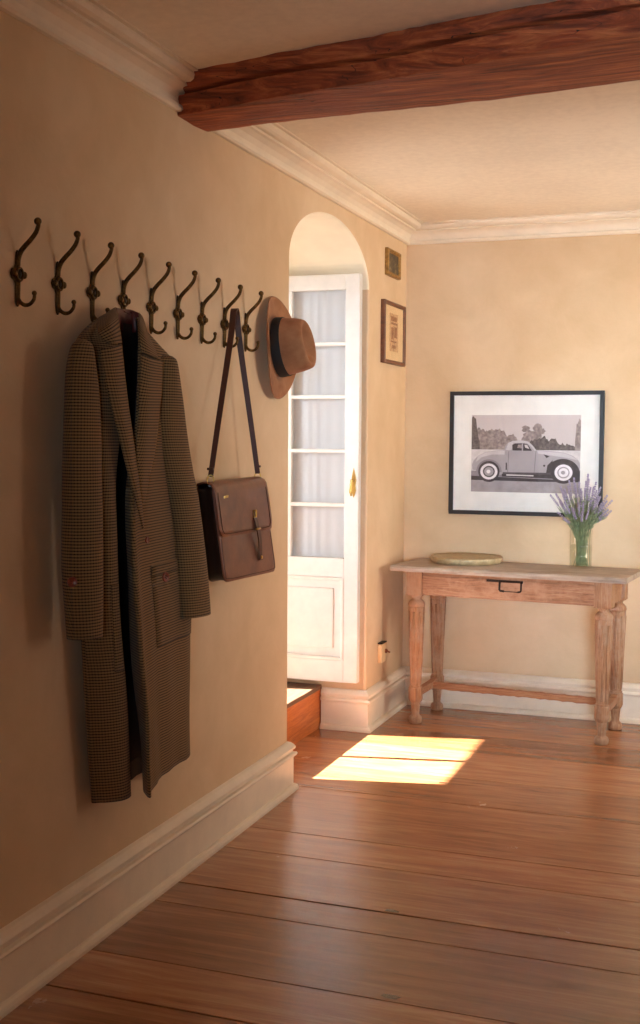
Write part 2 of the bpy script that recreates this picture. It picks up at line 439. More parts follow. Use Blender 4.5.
# ceiling beam
def beam():
    mb = MB(); rows = []
    n = 60
    for i in range(n+1):
        t = i/n; x = -.0+t*XR
        yf = 3.395-.225*x; yb_ = 3.625-.085*x; ln_ = .085*max(0, 1-x/1.5)+.01
        j = lambda s: (random.random()-.5)*s
        zb = 2.430+.004*sin(x*5)
        wob = .012*sin(x*3.1+1)+.006*sin(x*11)
        mid = .012*sin(x*7)
        ragged = j(.012)
        ring = [(yf+.006+j(.003), zb+j(.003)), (yf+wob*.3+j(.005), zb+.020+j(.004)), (yf-.006-ln_*.4+wob+j(.006), zb+.050+mid*.3), (yf+.020-ln_*.4+wob, zb+.053+mid*.3), (yf+.018-ln_*.4+wob, zb+.060+mid*.3), (yf-ln_*.6+wob+j(.006), zb+.064+mid*.3), (yf-ln_*.9+wob+j(.012), zb+.092+j(.006)), (yf-ln_+.006+j(.014), H+.02),
                (yb_, H+.02), (yb_+j(.006), zb+.05), (yb_-.005, zb+.004+j(.003)), ((yf+yb_)/2, zb-.003+j(.004))]
        rows.append([V(x-(.03 if i == 0 else 0), y, z) for y, z in ring])
    mb.grid(rows, True, uv=False)
    b = 0; mb.f.append(list(range(12))); mb.m.append(0); mb.s.append(False)
    return mb
o = beam().build('ceiling_beam', M_BEAM, bevel=.003); struct(o, 'rough dark brown oak beam crossing below the ceiling')

# step, outer frame and terrace beyond the opening
mb = MB(); mb.box((-T, YN, 0), (-.238, YFJ, .19)); mb.box((-.247, YN, 0), (-.230, YFJ, .19))
st = struct(mb.build('door_step', M_RISER), 'orange brown wooden step inside the arched doorway')
mb = MB(); mb.box((-T, YN, .19), (-.225, YFJ, .213)); mb.build('step_board', M_STEPTOP, st, bevel=.004)
FY1 = 5.165
mb = MB()
mb.box((-T-.08, FY1, .15), (-T, YFJ, 2.5)); mb.box((-T-.08, YN-.2, .15), (-T, YN+.0, 2.5)); mb.box((-T-.08, YN, 2.2), (-T, FY1, 2.5))
mb.box((-T-.06, 4.735, .213), (-T-.03, 4.762, 2.2)); mb.box((-T-.08, YN, .15), (-T, FY1, .213))
struct(mb.build('trim_2', M_DOOR), 'white outer frame of the arched doorway')
mb = MB(); mb.box((-9, -4, -.2), (-T-.08, 14, .15)); struct(mb.build('ground', M_PAVE))
mb = MB(); mb.box((-T-2.06, 1.5, 2.69), (-T, 9, 2.85)); struct(mb.build('sun_blocking_slab', M_EXT), 'unseen slab added above the doorway outside to trim the sun patch')  # unseen slab, added to block the sun beyond the floor patch
mb = MB(); mb.box((-9, -4, -.2), (-8.7, 14, 2.3)); struct(mb.build('garden_wall', M_EXT))

# door leaf standing open against the far reveal
DX0, DX1, DY, DT, DZ0, DZ1 = -.735, -.020, 5.330, .040, .247, 2.198
door = empty('door_1', (DX0, DY, DZ0)); struct(door, 'open white glazed door leaf under the arch')
px = [(-.660, -.385), (-.365, -.090)]
zrow = [.848, 1.103, 1.362, 1.620, 1.871, 2.126]
mb = MB()
def dbox(x0, x1, z0, z1, y0=DY, y1=DY+DT): mb.box((x0, y0, z0), (x1, y1, z1))
dbox(DX0, px[0][0], DZ0, DZ1); dbox(px[1][1], DX1, DZ0, DZ1)
dbox(px[0][0], px[1][1], 2.126, DZ1); dbox(px[0][0], px[1][1], .756, .848); dbox(px[0][0], px[1][1], DZ0, .352)
dbox(px[0][0], px[1][1], .352, .756, DY+.014, DY+.028)
mb.build('leaf', M_DOOR, door, bevel=.003)
mb = MB()
dbox(px[0][1], px[1][0], .848, 2.126, DY+.004, DY+.034)
for z in zrow[1:-1]: dbox(px[0][0], px[1][1], z-.009, z+.009, DY+.005, DY+.033)
mb.build('glazing_bars', M_DOOR, door, bevel=.003)
mb = MB()                                          # raised field and mouldings of the lower panel
x0, x1, z0, z1 = px[0][0], px[1][1], .352, .756
for a, b, c, d in ((x0, x1, z0, z0+.016), (x0, x1, z1-.016, z1), (x0, x0+.016, z0, z1), (x1-.016, x1, z0, z1)): dbox(a, b, c, d, DY-.004, DY+.02)
dbox(x0+.055, x1-.055, z0+.055, z1-.055, DY+.006, DY+.02)
mb.build('panel_moulding', M_DOOR, door, bevel=.005)
mb = MB(); dbox(px[0][0], px[1][1], .848, 2.126, DY+.019, DY+.022); mb.build('glass_panes', M_GLASS, door)
mb = MB()
hx = -.043
pts = [(hx-.012, 1.175), (hx-.009, 1.20), (hx-.013, 1.222), (hx-.008, 1.25), (hx, 1.285), (hx+.008, 1.25), (hx+.013, 1.222), (hx+.009, 1.20), (hx+.012, 1.175), (hx+.006, 1.155), (hx, 1.14), (hx-.006, 1.155)]
mb.poly([(x, DY-.004, z) for x, z in pts], (0, .004, 0))
hd = mb.build('handle_plate', M_BRASS, door, bevel=.0015)
mb = MB(); mb.tube([(hx, DY-.003, 1.222), (hx, DY-.032, 1.222)], .006); mb.tube(cr([V(hx, DY-.034, 1.228), V(hx-.002, DY-.036, 1.20), V(hx-.004, DY-.035, 1.17), V(hx-.001, DY-.037, 1.15)], 5), [.006]*4+[.007]*4+[.008]*4+[.005]*4, 10)
mb.build('lever', M_BRASS, hd, world=True)
# voile behind the glass
rows = []
for z in (.80, 1.2, 1.7, 2.16):
    rows.append([V(px[0][0]+(px[1][1]-px[0][0])*j/160, 5.3745+.0014*sin(j*.42+.9*sin(j*.11))+.0014*sin(j*.19+z*2), z) for j in range(161)])
mb = MB(); mb.grid(rows); o = mb.build('voile_curtain', M_CURTAIN)
tag(o, 'sheer white gathered voile hanging behind the door panes', 'curtain')

# ------------------------------------------------------------------ coat hooks
def make_hook():
    root = empty('coat_hook', (0, 0, 0))
    mb = MB()                                      # long back plate with a lobed boss
    out = [(-.0045, 0), (-.0075, .006), (-.0085, .03), (-.0075, .052), (-.012, .060), (-.0225, .064), (-.029, .076), (-.0225, .088), (-.012, .092), (-.0075, .100), (-.0055, .118), (-.0035, .130)]
    pts = out+[(0, .136)]+[(-y, z) for y, z in out[::-1]]+[(0, -.004)]
    mb.poly([(0.0005, y, z) for y, z in pts], (.005, 0, 0))
    mb.ball((.005, 0, .014), .0075, sc=(.6, 1, 1.6))
    mb.tube([V(.005, 0, .09), V(.0055, 0, .13)], [.0065, .0038], 8); mb.tube([V(.005, 0, .062), V(.005, 0, .01)], [.0065, .005], 8)
    mb.build('back_plate', M_BRONZE, root, bevel=.0018)
    mb = MB(); mb.tube([V(.010, .0135*cos(a), .076+.0155*sin(a)) for a in [2*pi*k/20 for k in range(21)]], .0036, 8, cap=False)
    for sy in (-1, 1): mb.ball((.009, sy*.0215, .076), .0078, sc=(.9, 1, 1.2))
    mb.build('boss', M_BRONZE, root)
    mb = MB(); mb.ball((.007, 0, .076), .0095, sc=(.7, 1, 1.1)); mb.build('screw', M_DARKBR, root)
    mb = MB()
    p = cr([V(.004, 0, .098), V(.006, 0, .114), V(.013, 0, .130), V(.026, 0, .144), V(.043, 0, .159), V(.058, 0, .176), V(.0645, 0, .192), V(.064, 0, .200)], 5)
    mb.tube(p, [.0070-.0020*(i/(len(p)-1)) for i in range(len(p))], 12); mb.ball((.063, 0, .202), .0095)
    mb.build('upper_prong', M_BRONZE, root)
    mb = MB()
    p = cr([V(.004, 0, .018), V(.011, 0, .007), V(.024, 0, .000), V(.039, 0, .002), V(.050, 0, .013), V(.052, 0, .025)], 5)
    mb.tube(p, [.0054-.0012*(i/(len(p)-1)) for i in range(len(p))], 12); mb.ball((.0515, 0, .028), .0065)
    mb.build('lower_prong', M_BRONZE, root)
    return root
def dup(root):
    r = root.copy(); COL.objects.link(r)
    for ch in root.children:
        c = ch.copy(); COL.objects.link(c); c.parent = r
        for g in ch.children:
            d = g.copy(); COL.objects.link(d); d.parent = c
    return r
hl = ['aged bronze double coat hook, nearest the left edge of the photo, empty',
      'aged bronze double coat hook, second from the left edge, empty',
      'aged bronze double coat hook just left of the hanging coat collar',
      'aged bronze double coat hook directly above the coat collar, holding the coat',
      'aged bronze double coat hook just right of the coat collar, empty',
      'aged bronze double coat hook, second to the right of the coat, empty',
      'aged bronze double coat hook, next left of the one holding the satchel strap, empty',
      'aged bronze double coat hook carrying the satchel strap',
      'aged bronze double coat hook between the satchel strap and the hat']
h0 = make_hook()
HY = [at(q, 300, 0, .010).y for q in (20, 60, 94.3, 125.2, 153.2, 179.6, 203.7, 226.2, 247.5)]
for i, y in enumerate(HY):
    h = h0 if i == 0 else dup(h0)
    h.location = (0, y, 1.745-.010*min(i, 5)/5); h['label'] = hl[i]; h['category'] = 'coat hook'; h['group'] = 'bronze coat hooks in a row on the left wall'
ORG['coat_hook'] = V(0, 0, 0)

# ------------------------------------------------------------------ overcoat
coat = tag(empty('overcoat', (.08, 2.95, .44)), 'long brown checked tweed overcoat hanging from a hook on the left wall', 'coat')
# z, near px, far px, [0]=(px,x), [11], [10], [9], front x, side x
R_ = [
 (.412, 102, 189, (130,.100), (143,.080), (149.5,.162), (158,.102), .110, .060),
 (.600, 99, 189, (127,.105), (139,.085), (147,.160), (156,.104), .115, .065),
 (.760, 96, 189, (124,.110), (134,.090), (143,.158), (152.5,.106), .120, .070),
 (.900, 93, 189, (121,.115), (130,.095), (139.5,.156), (149,.110), .125, .070),
 (1.08, 90, 184, (117.5,.115), (127,.105), (134,.152), (143.5,.116), .130, .075),
 (1.20, 88, 182, (116,.115), (126,.105), (133,.145), (142.5,.122), .130, .075),
 (1.30, 85, 180, (116,.115), (127,.108), (134,.138), (143,.125), .130, .075),
 (1.45, 82, 175, (120,.122), (135,.122), (139,.130), (149,.130), .128, .075),
 (1.58, 82, 170, (119,.122), (138,.122), (142,.126), (151,.126), .122, .075),
 (1.645,84, 168, (118,.115), (138,.115), (142,.118), (149,.115), .105, .070),
 (1.69, 90, 157, (118,.110), (138,.110), (141,.110), (146,.105), .095, .065),
 (1.73, 101,145, (117,.100), (138,.100), (140,.098), (142,.092), .085, .062),
 (1.758,110,141, (116,.085), (137.5,.085), (138.5,.082), (139.5,.078), .070, .055),
]
def ring_pts(r):
    z, n_, f_, p0, p11, p10, p9, xf, xs = r
    A = P(n_, xs, z); B = P(f_, xs, z)
    yN, yF_ = A.y, B.y
    p = [P(p0[0], p0[1], z)]
    q2 = V(xf*.88, yN+.028*min(1, (yF_-yN)/.3), z)
    p.append((p[0]+q2)/2+V(.006, 0, 0)); p.append(q2)
    p += [V(xs, yN, z), V(.028, yN+.014, z), V(.02, (yN+yF_)/2, z), V(.028, yF_-.014, z), V(xs*.95, yF_, z), V(xf*(.93 if z > 1.6 else .66), yF_-.035*min(1, (yF_-yN)/.3), z)]
    p += [P(p9[0], p9[1], z), P(p10[0], p10[1], z), P(p11[0], p11[1], z)]
    return p
ctrl = [ring_pts(r) for r in R_]
cols = list(zip(*ctrl))
fine = [cr(list(c), 6) for c in cols]               # along z
NR = len(fine[0])
rows = [cr([fine[k][i] for k in range(12)], 6) for i in range(NR)]
def wave(rows, amp=.0035):
    for i, r in enumerate(rows):
        for j, p in enumerate(r):
            fall = max(0, min(1, (1.5-p.z)/.8))
            p.x += amp*fall*sin(p.y*46+p.z*2.2)+.0015*sin(p.y*25+p.z*17)
wave(rows)
# split the shell: two fronts and a back, each its own panel
def panel(name, j0, j1, mat=M_TWEED, grow=0):
    mb = MB(); mb.grid([r[j0:j1+1] for r in rows]); return mb.build(name, mat, coat, solid=.004, fix=False, offs=0)
panel('front_panel', 0, 21); panel('back_panel', 21, 39); panel('front_panel', 39, len(rows[0])-1)
# lining just inside
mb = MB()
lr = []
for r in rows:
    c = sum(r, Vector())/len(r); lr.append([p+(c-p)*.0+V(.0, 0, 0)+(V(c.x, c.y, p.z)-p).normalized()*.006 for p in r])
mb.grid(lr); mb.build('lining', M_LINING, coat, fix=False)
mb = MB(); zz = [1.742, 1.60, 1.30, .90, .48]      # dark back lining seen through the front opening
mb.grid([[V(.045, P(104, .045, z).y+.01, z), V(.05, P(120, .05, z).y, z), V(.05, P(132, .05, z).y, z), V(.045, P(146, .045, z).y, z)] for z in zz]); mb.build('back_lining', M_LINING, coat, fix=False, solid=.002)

def sleeve(name, spec, xc, b, k):
    rings = []
    for z, L, Rr in spec:
        c = P((L+Rr)/2, xc, z); W = (Rr-L)/2/k
        bb_ = min(b, W*.95); a = math.sqrt(max(W*W-(.875*bb_)**2, 1e-5))/.485; a = min(a, .075)
        rings.append([c.y, a, bb_, z])
    fr = [cr([q[i] for q in rings], 5) for i in range(4)]
    rows = []; n = 36
    for i in range(len(fr[0])):
        y, a, b_, z = (fr[k_][i] for k_ in range(4))
        row = []
        for j in range(n+1):
            t = 2*pi*j/n
            w = 1+.02*sin(3*t+z*9)+.012*sin(5*t-z*23)
            row.append(V(xc+sin(t)*b_*w, y-cos(t)*a*w, z))
        rows.append(row)
    mb = MB(); mb.grid(rows); 
    c = sum(rows[0][:-1], Vector())/n
    o = mb.build('sleeve', M_TWEED, coat, fix=False, solid=.003)
    inn = [[p+(V(xc, rows[i][0].y, p.z)*0) for p in rows[i]] for i in (0,)]
    # dark mouth and closed top
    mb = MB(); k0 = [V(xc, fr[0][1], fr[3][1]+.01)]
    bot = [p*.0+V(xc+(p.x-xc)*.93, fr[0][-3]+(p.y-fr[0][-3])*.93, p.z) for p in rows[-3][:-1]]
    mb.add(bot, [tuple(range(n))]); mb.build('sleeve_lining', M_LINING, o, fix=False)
    return o, rows
s1, sr1 = sleeve('sleeve', [(1.668, 79, 85), (1.663, 76, 89), (1.648, 72.5, 92), (1.60, 68.5, 94), (1.53, 66.5, 96.5), (1.40, 65.5, 99), (1.25, 65, 100), (1.08, 65, 101), (.97, 67, 100.5), (.900, 69, 100)], .10, .05, 350)
s2, sr2 = sleeve('sleeve', [(1.660, 160, 168), (1.654, 155, 173), (1.635, 151, 176.5), (1.55, 149, 180.5), (1.44, 150, 186.5), (1.32, 156, 194.5), (1.215, 163, 201), (1.08, 170, 206), (.95, 174, 209), (.868, 176, 210.5)], .098, .046, 318)

def sheet(name, rws, mat, solid=.004, sub=6):
    """rws: list of rows of (px, py, x)"""
    pts = [[at(a, b, 0, c) for a, b, c in r] for r in rws]
    cols = [cr(list(c), sub) for c in zip(*pts)]
    R = [cr([cols[k][i] for k in range(len(cols))], 5) for i in range(len(cols[0]))]
    mb = MB(); mb.grid(R); return mb.build(name, mat, coat, solid=solid, fix=False)
sheet('lapel', [[(100.5,349,.132),(112,347,.150),(121.5,344,.140)], [(104,372,.137),(115,372,.153),(124,371,.141)], [(111,406,.142),(120,406,.156),(128,405,.143)],
  [(118,433,.146),(126,433,.158),(132,432,.145)], [(124,459,.149),(130.5,459,.159),(135.5,458,.147)], [(131,486,.152),(135.5,486,.160),(139,485,.150)], [(138,510,.154),(140,510,.159),(142,510,.153)], [(142.5,529,.150),(143,529,.152),(143.5,528,.150)]], M_TWEED)
sheet('lapel', [[(163,361,.122),(150,358,.142),(141,354,.132)], [(162,385,.130),(149,384,.147),(139.5,382,.134)], [(160,406,.134),(148,406,.149),(138.5,406,.135)],
  [(157.5,430,.136),(146,430,.150),(137,430,.137)], [(154,455,.137),(144.5,455,.149),(136.5,455,.139)], [(148,481,.138),(142.5,481,.146),(138,481,.141)], [(144,503,.142),(142,503,.144),(140,502,.142)]], M_TWEED)
sheet('collar', [[(98.5,322,.075),(107,313,.082),(115.5,307.5,.068)], [(98,331,.105),(108,324,.128),(117.5,316,.108)], [(102,338,.125),(112,333,.145),(119.5,328,.128)], [(107.5,343,.135),(114,343,.150),(121.5,343,.141)]], M_TWEED)
sheet('collar', [[(144,322,.075),(142,317,.082),(139,313,.068)], [(149,337,.100),(144,331,.122),(139,324,.106)], [(155,350,.115),(147,344,.138),(139.5,338,.124)], [(158,359,.122),(150,355,.142),(141,352,.132)]], M_TWEED)
sheet('neck_lining', [[(115.5,307.5,.066),(123,309,.045),(131,310,.045),(139,313,.066)], [(116,315,.066),(123,321,.048),(131,322,.048),(139,321,.068)], [(117,322,.062),(123,332,.048),(131,333,.048),(139,331,.064)]], M_WINE)
# hanging loop over the lower prong
mb = MB(); y = 3.05; mb.tube(cr([at(123,311,0,.046), V(.046, y-.02, 1.768), V(.046, y, 1.766), V(.048, y-.01, 1.762), at(131,312,0,.048)], 4), .0022, 8); mb.build('hanging_loop', M_WINE, coat)

# patch pockets and buttons follow the cloth
def surf(u, zt):
    zi = [r[0].z for r in rows]
    i = min(range(len(zi)), key=lambda k: abs(zi[k]-zt)); r = rows[i]
    j = int(u); f = u-j; return (r[j]*(1-f)+r[min(j+1, len(r)-1)]*f)*1.0
def patch(name, u0, u1, z0, z1, off=.004):
    R = []
    for a in range(9):
        z = z0+(z1-z0)*a/8; row = []
        for b in range(13):
            p = surf(u0+(u1-u0)*b/12, z); row.append(V(p.x+off, p.y-.0, p.z))
        R.append(row)
    mb = MB(); mb.grid(R); return mb.build(name, M_TWEED, coat, solid=.003, fix=False)
patch('pocket', 44, 53, .80, 1.035, .003); patch('pocket_welt', 44, 53, 1.03, 1.055, .005)
patch('pocket', 2, 11, .78, 1.015, .003); patch('pocket_welt', 2, 11, 1.01, 1.033, .005)
def button(c, nrm=(1, -.3, 0), r=.011):
    R = Vector((0, 0, 1)).rotation_difference(Vector(nrm)).to_matrix()
    mb = MB(); mb.lathe([(0, -.002), (r*.9, -.002), (r, 0), (r, .002), (r*.86, .0035), (r*.72, .0022), (0, .002)], c, 24, R=R)
    o = mb.build('button', M_BUTTON, coat)
    mb = MB()
    for dx, dy in ((-.3, 0), (.3, 0), (0, .3), (0, -.3)): mb.ball(V(*c)+R @ V(dx*r, dy*r, .0025), r*.12, seg=6)
    mb.build('button_hole', M_LINING, o)
button(at(165.5, 577, 0, .137), (1, -.2, 0), .015); button(at(147, 540, 0, .142), (1, 0, 0), .010)
c = at(72, 582, 0, .125); button(at(72, 582, 0, .134), (.7, -.75, 0), .013)

# ------------------------------------------------------------------ satchel
bag = tag(empty('satchel', (.07, 3.72, .93)), 'brown leather flap satchel hanging by a dark strap beside the coat', 'bag')
FTL, FTR, FBR, FBL = at(212.5, 486, 0, .098), at(264, 480, 0, .098), at(276.5, 571, 0, .118), at(224.5, 583, 0, .118)
BTL, BBL = at(199, 488, 0, .022), at(212.5, 588, 0, .030)
dvt = BTL-FTL; dvb = BBL-FBL
def tri(s, t, d):
    f = (FBL*(1-s)+FBR*s)*(1-t)+(FTL*(1-s)+FTR*s)*t
    dep = (dvb*(1-t)+dvt*t); dep = V(dep.x, dep.y*.6, dep.z*.3)
    return f+dep*d
def rounded(s0, s1, t0, t1, r, rt=None, n=6):
    asp = .77; pts = []; rt = r if rt is None else rt
    for (cx, cy, a0, q) in ((s1, t0, -90, r), (s1, t1, 0, rt), (s0, t1, 90, rt), (s0, t0, 180, r)):
        sx = 1 if cx == s1 else -1; sy = 1 if cy == t1 else -1
        for k in range(n+1):
            a = radians(a0+90*k/n); pts.append((cx-sx*q*asp+cos(a)*q*asp, cy-sy*q+sin(a)*q))
    return pts
def puff(s, t): return .010*(1-(2*s-1)**4)*(1-(2*t-1)**4)
out = rounded(0, 1, 0, 1, .09, .06)
def inset(pts, f): return [(.5+(a-.5)*f, .5+(b-.5)*f) for a, b in pts]
def slab(mb, lev):
    R = []
    for f, d in lev:
        R.append([tri(s, t, d)+V(0, 0, 0) for s, t in inset(out, f)])
    mb.grid(R, True, uv=False); n = len(out); b = len(mb.v)-len(R)*n
    mb.f.append([b+k for k in range(n)]); mb.m.append(0); mb.s.append(False)
    mb.f.append([b+(len(R)-1)*n+k for k in range(n)]); mb.m.append(0); mb.s.append(False)
mb = MB(); slab(mb, [(.985, .07), (1.0, .09), (.975, .16), (.965, .5), (.975, .84), (1, .9), (.985, .93)]); mb.build('gusset', M_LEATHER_DK, bag)
mb = MB(); slab(mb, [(.90, -.03), (.985, -.012), (1.0, .015), (1.0, .06), (.985, .09)]); mb.build('front_body', M_LEATHER, bag)
mb = MB(); slab(mb, [(.985, .91), (1.0, .93), (1.0, .98), (.98, 1.0)]); mb.build('back_body', M_LEATHER, bag)
# flap: wraps from the back over the top and down the front
prof = [(1.0, 1.0), (1.02, .85), (1.035, .55), (1.03, .25), (1.005, .02), (.97, -.07), (.90, -.10), (.80, -.11), (.70, -.11), (.60, -.105), (.53, -.10), (.47, -.095)]
R = []
for k, (t, d) in enumerate(prof):
    row = []
    for j in range(33):
        s = j/32; e = min(s, 1-s)
        tt = t
        if k >= 6:
            lim = .47+(.085*(1-math.sqrt(max(0, 1-((.07-min(e+.0, .07))/.07)**2))))
            tt = max(t, lim)
            w = (tt-.47)
        row.append(tri(-.012+1.024*s, tt, d-.03*(1-(2*s-1)**4)*(1 if k > 4 else 0)))
    R.append(row)
mb = MB(); mb.grid(R, uv=False); flap = mb.build('flap', M_LEATHER, bag, solid=.0035, fix=False)
mb = MB()
pts = [(.035, .93), (.035, .6), (.05, .53), (.11, .5), (.5, .5), (.89, .5), (.95, .53), (.965, .6), (.965, .93)]
mb.tube(cr([tri(s, t, -.155) for s, t in pts], 6), .0011, 6); mb.build('stitching', M_THREAD, flap)
mb = MB(); mb.tube(cr([tri(s, t, -.02) for s, t in [(.03, .45), (.03, .1), (.08, .035), (.5, .03), (.92, .035), (.97, .1), (.97, .45)]], 6), .0012, 6); mb.build('stitching', M_THREAD, bag)
# closing tab, buckle and keeper
def ribbon(mb, pts, wv, th=.0035):
    n = len(pts); R = []
    for i, p in enumerate(pts):
        w = wv[i] if isinstance(wv, list) else wv
        t_ = (pts[min(i+1, n-1)]-pts[max(i-1, 0)]).normalized(); nn = t_.cross(w).normalized()*th/2
        R.append([p-w+nn, p+w+nn, p+w-nn, p-w-nn])
    mb.grid(R, True, uv=False, smooth=False); b = len(mb.v)-len(R)*4
    mb.f.append([b, b+1, b+2, b+3]); mb.m.append(0); mb.s.append(False); b += (n-1)*4; mb.f.append([b, b+1, b+2, b+3]); mb.m.append(0); mb.s.append(False)
wy = V(0, .013, 0)
mb = MB(); c_ = cr([tri(.655, .62, -.18), tri(.66, .52, -.24), tri(.665, .43, -.26), tri(.67, .32, -.22), tri(.68, .22, -.12), tri(.685, .16, -.08)], 4)
ribbon(mb, c_, wy); tab = mb.build('closing_tab', M_STRAP, bag)
c = tri(.655, .66, -.20)
mb = MB(); mb.tube([c+V(0, .017*cos(a), .016*sin(a)) for a in [pi/4+2*pi*k/4 for k in range(5)]], .0028, 8, cap=False); mb.tube([c+V(0, 0, -.012), c+V(.004, 0, .014)], .0022, 8)
mb.build('buckle', M_BRASS, bag)
c = tri(.66, .50, -.27); mb = MB(); mb.tube([c+V(.0, -.018, 0), c+V(.0, .018, 0)], .0034, 8); mb.build('keeper', M_BRASS, bag)
mb = MB(); mb.lathe([(0, 0), (.006, .001), (.006, .004), (0, .006)], tri(.685, .19, -.13), 16, R=Vector((0,0,1)).rotation_difference(Vector((1,0,0))).to_matrix()); mb.build('stud', M_BRASS, bag)
mb = MB(); a_ = tri(.13, .875, -.14); b_ = tri(.205, .880, -.14); mb.poly([a_+V(0, 0, -.004), b_+V(0, 0, -.004), b_+V(0, 0, .004), a_+V(0, 0, .004)], (.003, 0, 0)); mb.build('name_plate', M_BRASS, bag, bevel=.001)
# rings and strap
rg = []
for s, q in ((.04, (213.5, 478)), (.95, (260.5, 476))):
    base = tri(s, 1.02, .42); top = at(q[0], q[1], 0, base.x); c = (base+top)/2+V(0, 0, .002)
    base = V(base.x, top.y, base.z)
    L = .017
    pts = [c+V(.010*cos(a)*.9, .010*cos(a)*.5, L*sin(a)) for a in [2*pi*k/20 for k in range(21)]]
    mb = MB(); mb.tube(pts, .0024, 8, cap=False); mb.build('ring', M_BRASS, bag); rg.append(c+V(0, 0, L))
    mb = MB(); ribbon(mb, [c+V(.004, 0, -L+.006), c+V(.004, 0, -L-.012)], V(.009, .004, 0)); mb.build('ring_tab', M_STRAP, bag)
apex = V(.034, 3.765, 1.866)
wl, wm, wt = V(.0075, .0045, 0), V(.0105, .004, 0), V(.0125, .001, 0)
pA = [rg[0]+V(0, 0, -.006), rg[0]*.8+apex*.2+V(.0, -.0, 0), rg[0]*.5+apex*.5, rg[0]*.2+apex*.8, apex+V(0, -.017, -.030), apex+V(0, -.010, -.008), apex, apex+V(0, .010, -.008), apex+V(0, .017, -.030), rg[1]*.2+apex*.8, rg[1]*.5+apex*.5, rg[1]*.8+apex*.2, rg[1]+V(0, 0, -.006)]
pA = cr(pA, 6); n = len(pA)
ws = []
for i in range(n):
    t_ = abs(i/(n-1)*2-1); ws.append(wt*(1-t_)+wl*t_)
mb = MB(); ribbon(mb, pA, ws, .004); st_ = mb.build('strap', M_STRAP, bag)
for q in rg:
    mb = MB(); mb.box(tuple(q+V(-.011, -.005, .016)), tuple(q+V(.011, .005, .024))); mb.build('strap_keeper', M_STRAP, st_, bevel=.001)

# ------------------------------------------------------------------ hat
peg = tag(empty('wall_peg', (0, 4.20, 1.80)), 'short bronze wall peg inside the crown of the hanging hat', 'peg')
mb = MB(); mb.lathe([(0, 0), (.016, 0), (.016, .004), (.007, .007), (.006, .05), (.010, .055), (.008, .062), (0, .064)], (0, 4.20, 1.80), 20, R=Vector((0,0,1)).rotation_difference(Vector((1,0,0))).to_matrix()); mb.build('shaft', M_BRONZE, peg)
hat = tag(empty('fedora_hat', (.035, 4.195, 1.768)), 'tan felt fedora with a black band hanging crown-out on the left wall near the door', 'hat')
tilt = Euler((0, radians(-5), 0)).to_matrix()
HC = V(.024, 4.180, 1.764)
def hp(yy, zz_, xx): return HC + tilt @ V(xx, yy, zz_)
n = 64; rows_ = []
lv = [(.30, .002), (.5, .004), (.62, .004), (.8, .008), (.93, .012), (1.0, .018)]
R = []
for f, lift in lv:
    row = []
    for j in range(n):
        a = 2*pi*j/n; ry = .084+(.152-.084)*((f-.30)/.70); rz = .108+(.194-.108)*((f-.30)/.70)
        lf = lift*(.6-1.1*sin(a)**2*0+.5*cos(2*a)) - .018*max(0, -sin(a))*((f-.3)/.7)**2 + .012*abs(cos(a))*((f-.3)/.7)**2
        row.append(hp(cos(a)*ry, sin(a)*rz, lf))
    R.append(row)
mb = MB(); mb.grid(R, True, uv=False); mb.build('brim', M_FELT, hat, solid=.0035, fix=False)
R = []
def crown_pt(a, f, h):
    # f scales the oval; the front (down) is pinched
    pin = 1-.13*math.exp(-((sin(a)+1)/.35)**2)*0
    front = max(0, -sin(a)); sidepinch = 1-.16*front**1.5*abs(cos(a))*(h/.12)
    return hp(cos(a)*.086*f*sidepinch, sin(a)*.112*f+.010*(1-f), h)
for h, f in [(0, 1.0), (.02, .99), (.06, .945), (.095, .895), (.118, .845), (.130, .79)]:
    R.append([crown_pt(2*pi*j/n, f, h+(.010*(-sin(2*pi*j/n)))*(h/.122)) for j in range(n)])
for f, h in [(.72, .132), (.64, .124), (.50, .102), (.32, .086), (.15, .081), (.01, .080)]:
    R.append([crown_pt(2*pi*j/n, f, h+(.010*(-sin(2*pi*j/n)))) for j in range(n)])
mb = MB(); mb.grid(R, True, uv=False); mb.build('crown', M_FELT, hat, fix=False, sub=1)
R = []
for h, e in [(.006, .0015), (.010, .003), (.040, .003), (.043, .001)]:
    R.append([hp(cos(a)*(.086*(1-.75*h)+e), sin(a)*(.112*(1-.75*h)+e), h+(.012*(-sin(a)))*(h/.122)) for a in [2*pi*j/n for j in range(n)]])
mb = MB(); mb.grid(R, True, uv=False); mb.build('hat_band', M_BAND, hat, fix=False)

# ------------------------------------------------------------------ pictures on the left wall, socket
def wall_frame(name, y0, y1, z0, z1, wf, dep, mf, label, cat, inner):
    r = tag(empty(name, (0, (y0+y1)/2, z0)), label, cat)
    mb = MB(); x0, x1 = .001, dep
    O = [(y0, z0), (y1, z0), (y1, z1), (y0, z1)]; I = [(y0+wf, z0+wf), (y1-wf, z0+wf), (y1-wf, z1-wf), (y0+wf, z1-wf)]
    prof = [(0, x0), (0, x1*.8), (.25, x1), (.7, x1*.92), (1, x1*.62), (1, x0)]
    R = [[V(x, O[k % 4][0]*(1-f)+I[k % 4][0]*f, O[k % 4][1]*(1-f)+I[k % 4][1]*f) for f, x in prof] for k in range(5)]
    mb.grid(R, False, uv=False, smooth=False); mb.build('frame', mf, r, bevel=.001)
    inner(r, y0+wf, y1-wf, z0+wf, z1-wf, dep*.5)
    return r
M_GILT = m_simple('dull_gilt_frame', (142,106,52), .5, .4, .25, 60, .4)
M_MAHOG = m_simple('brown_wood_frame', (98,58,34), .45, 0, .2, 40)
M_DARKPIC = None
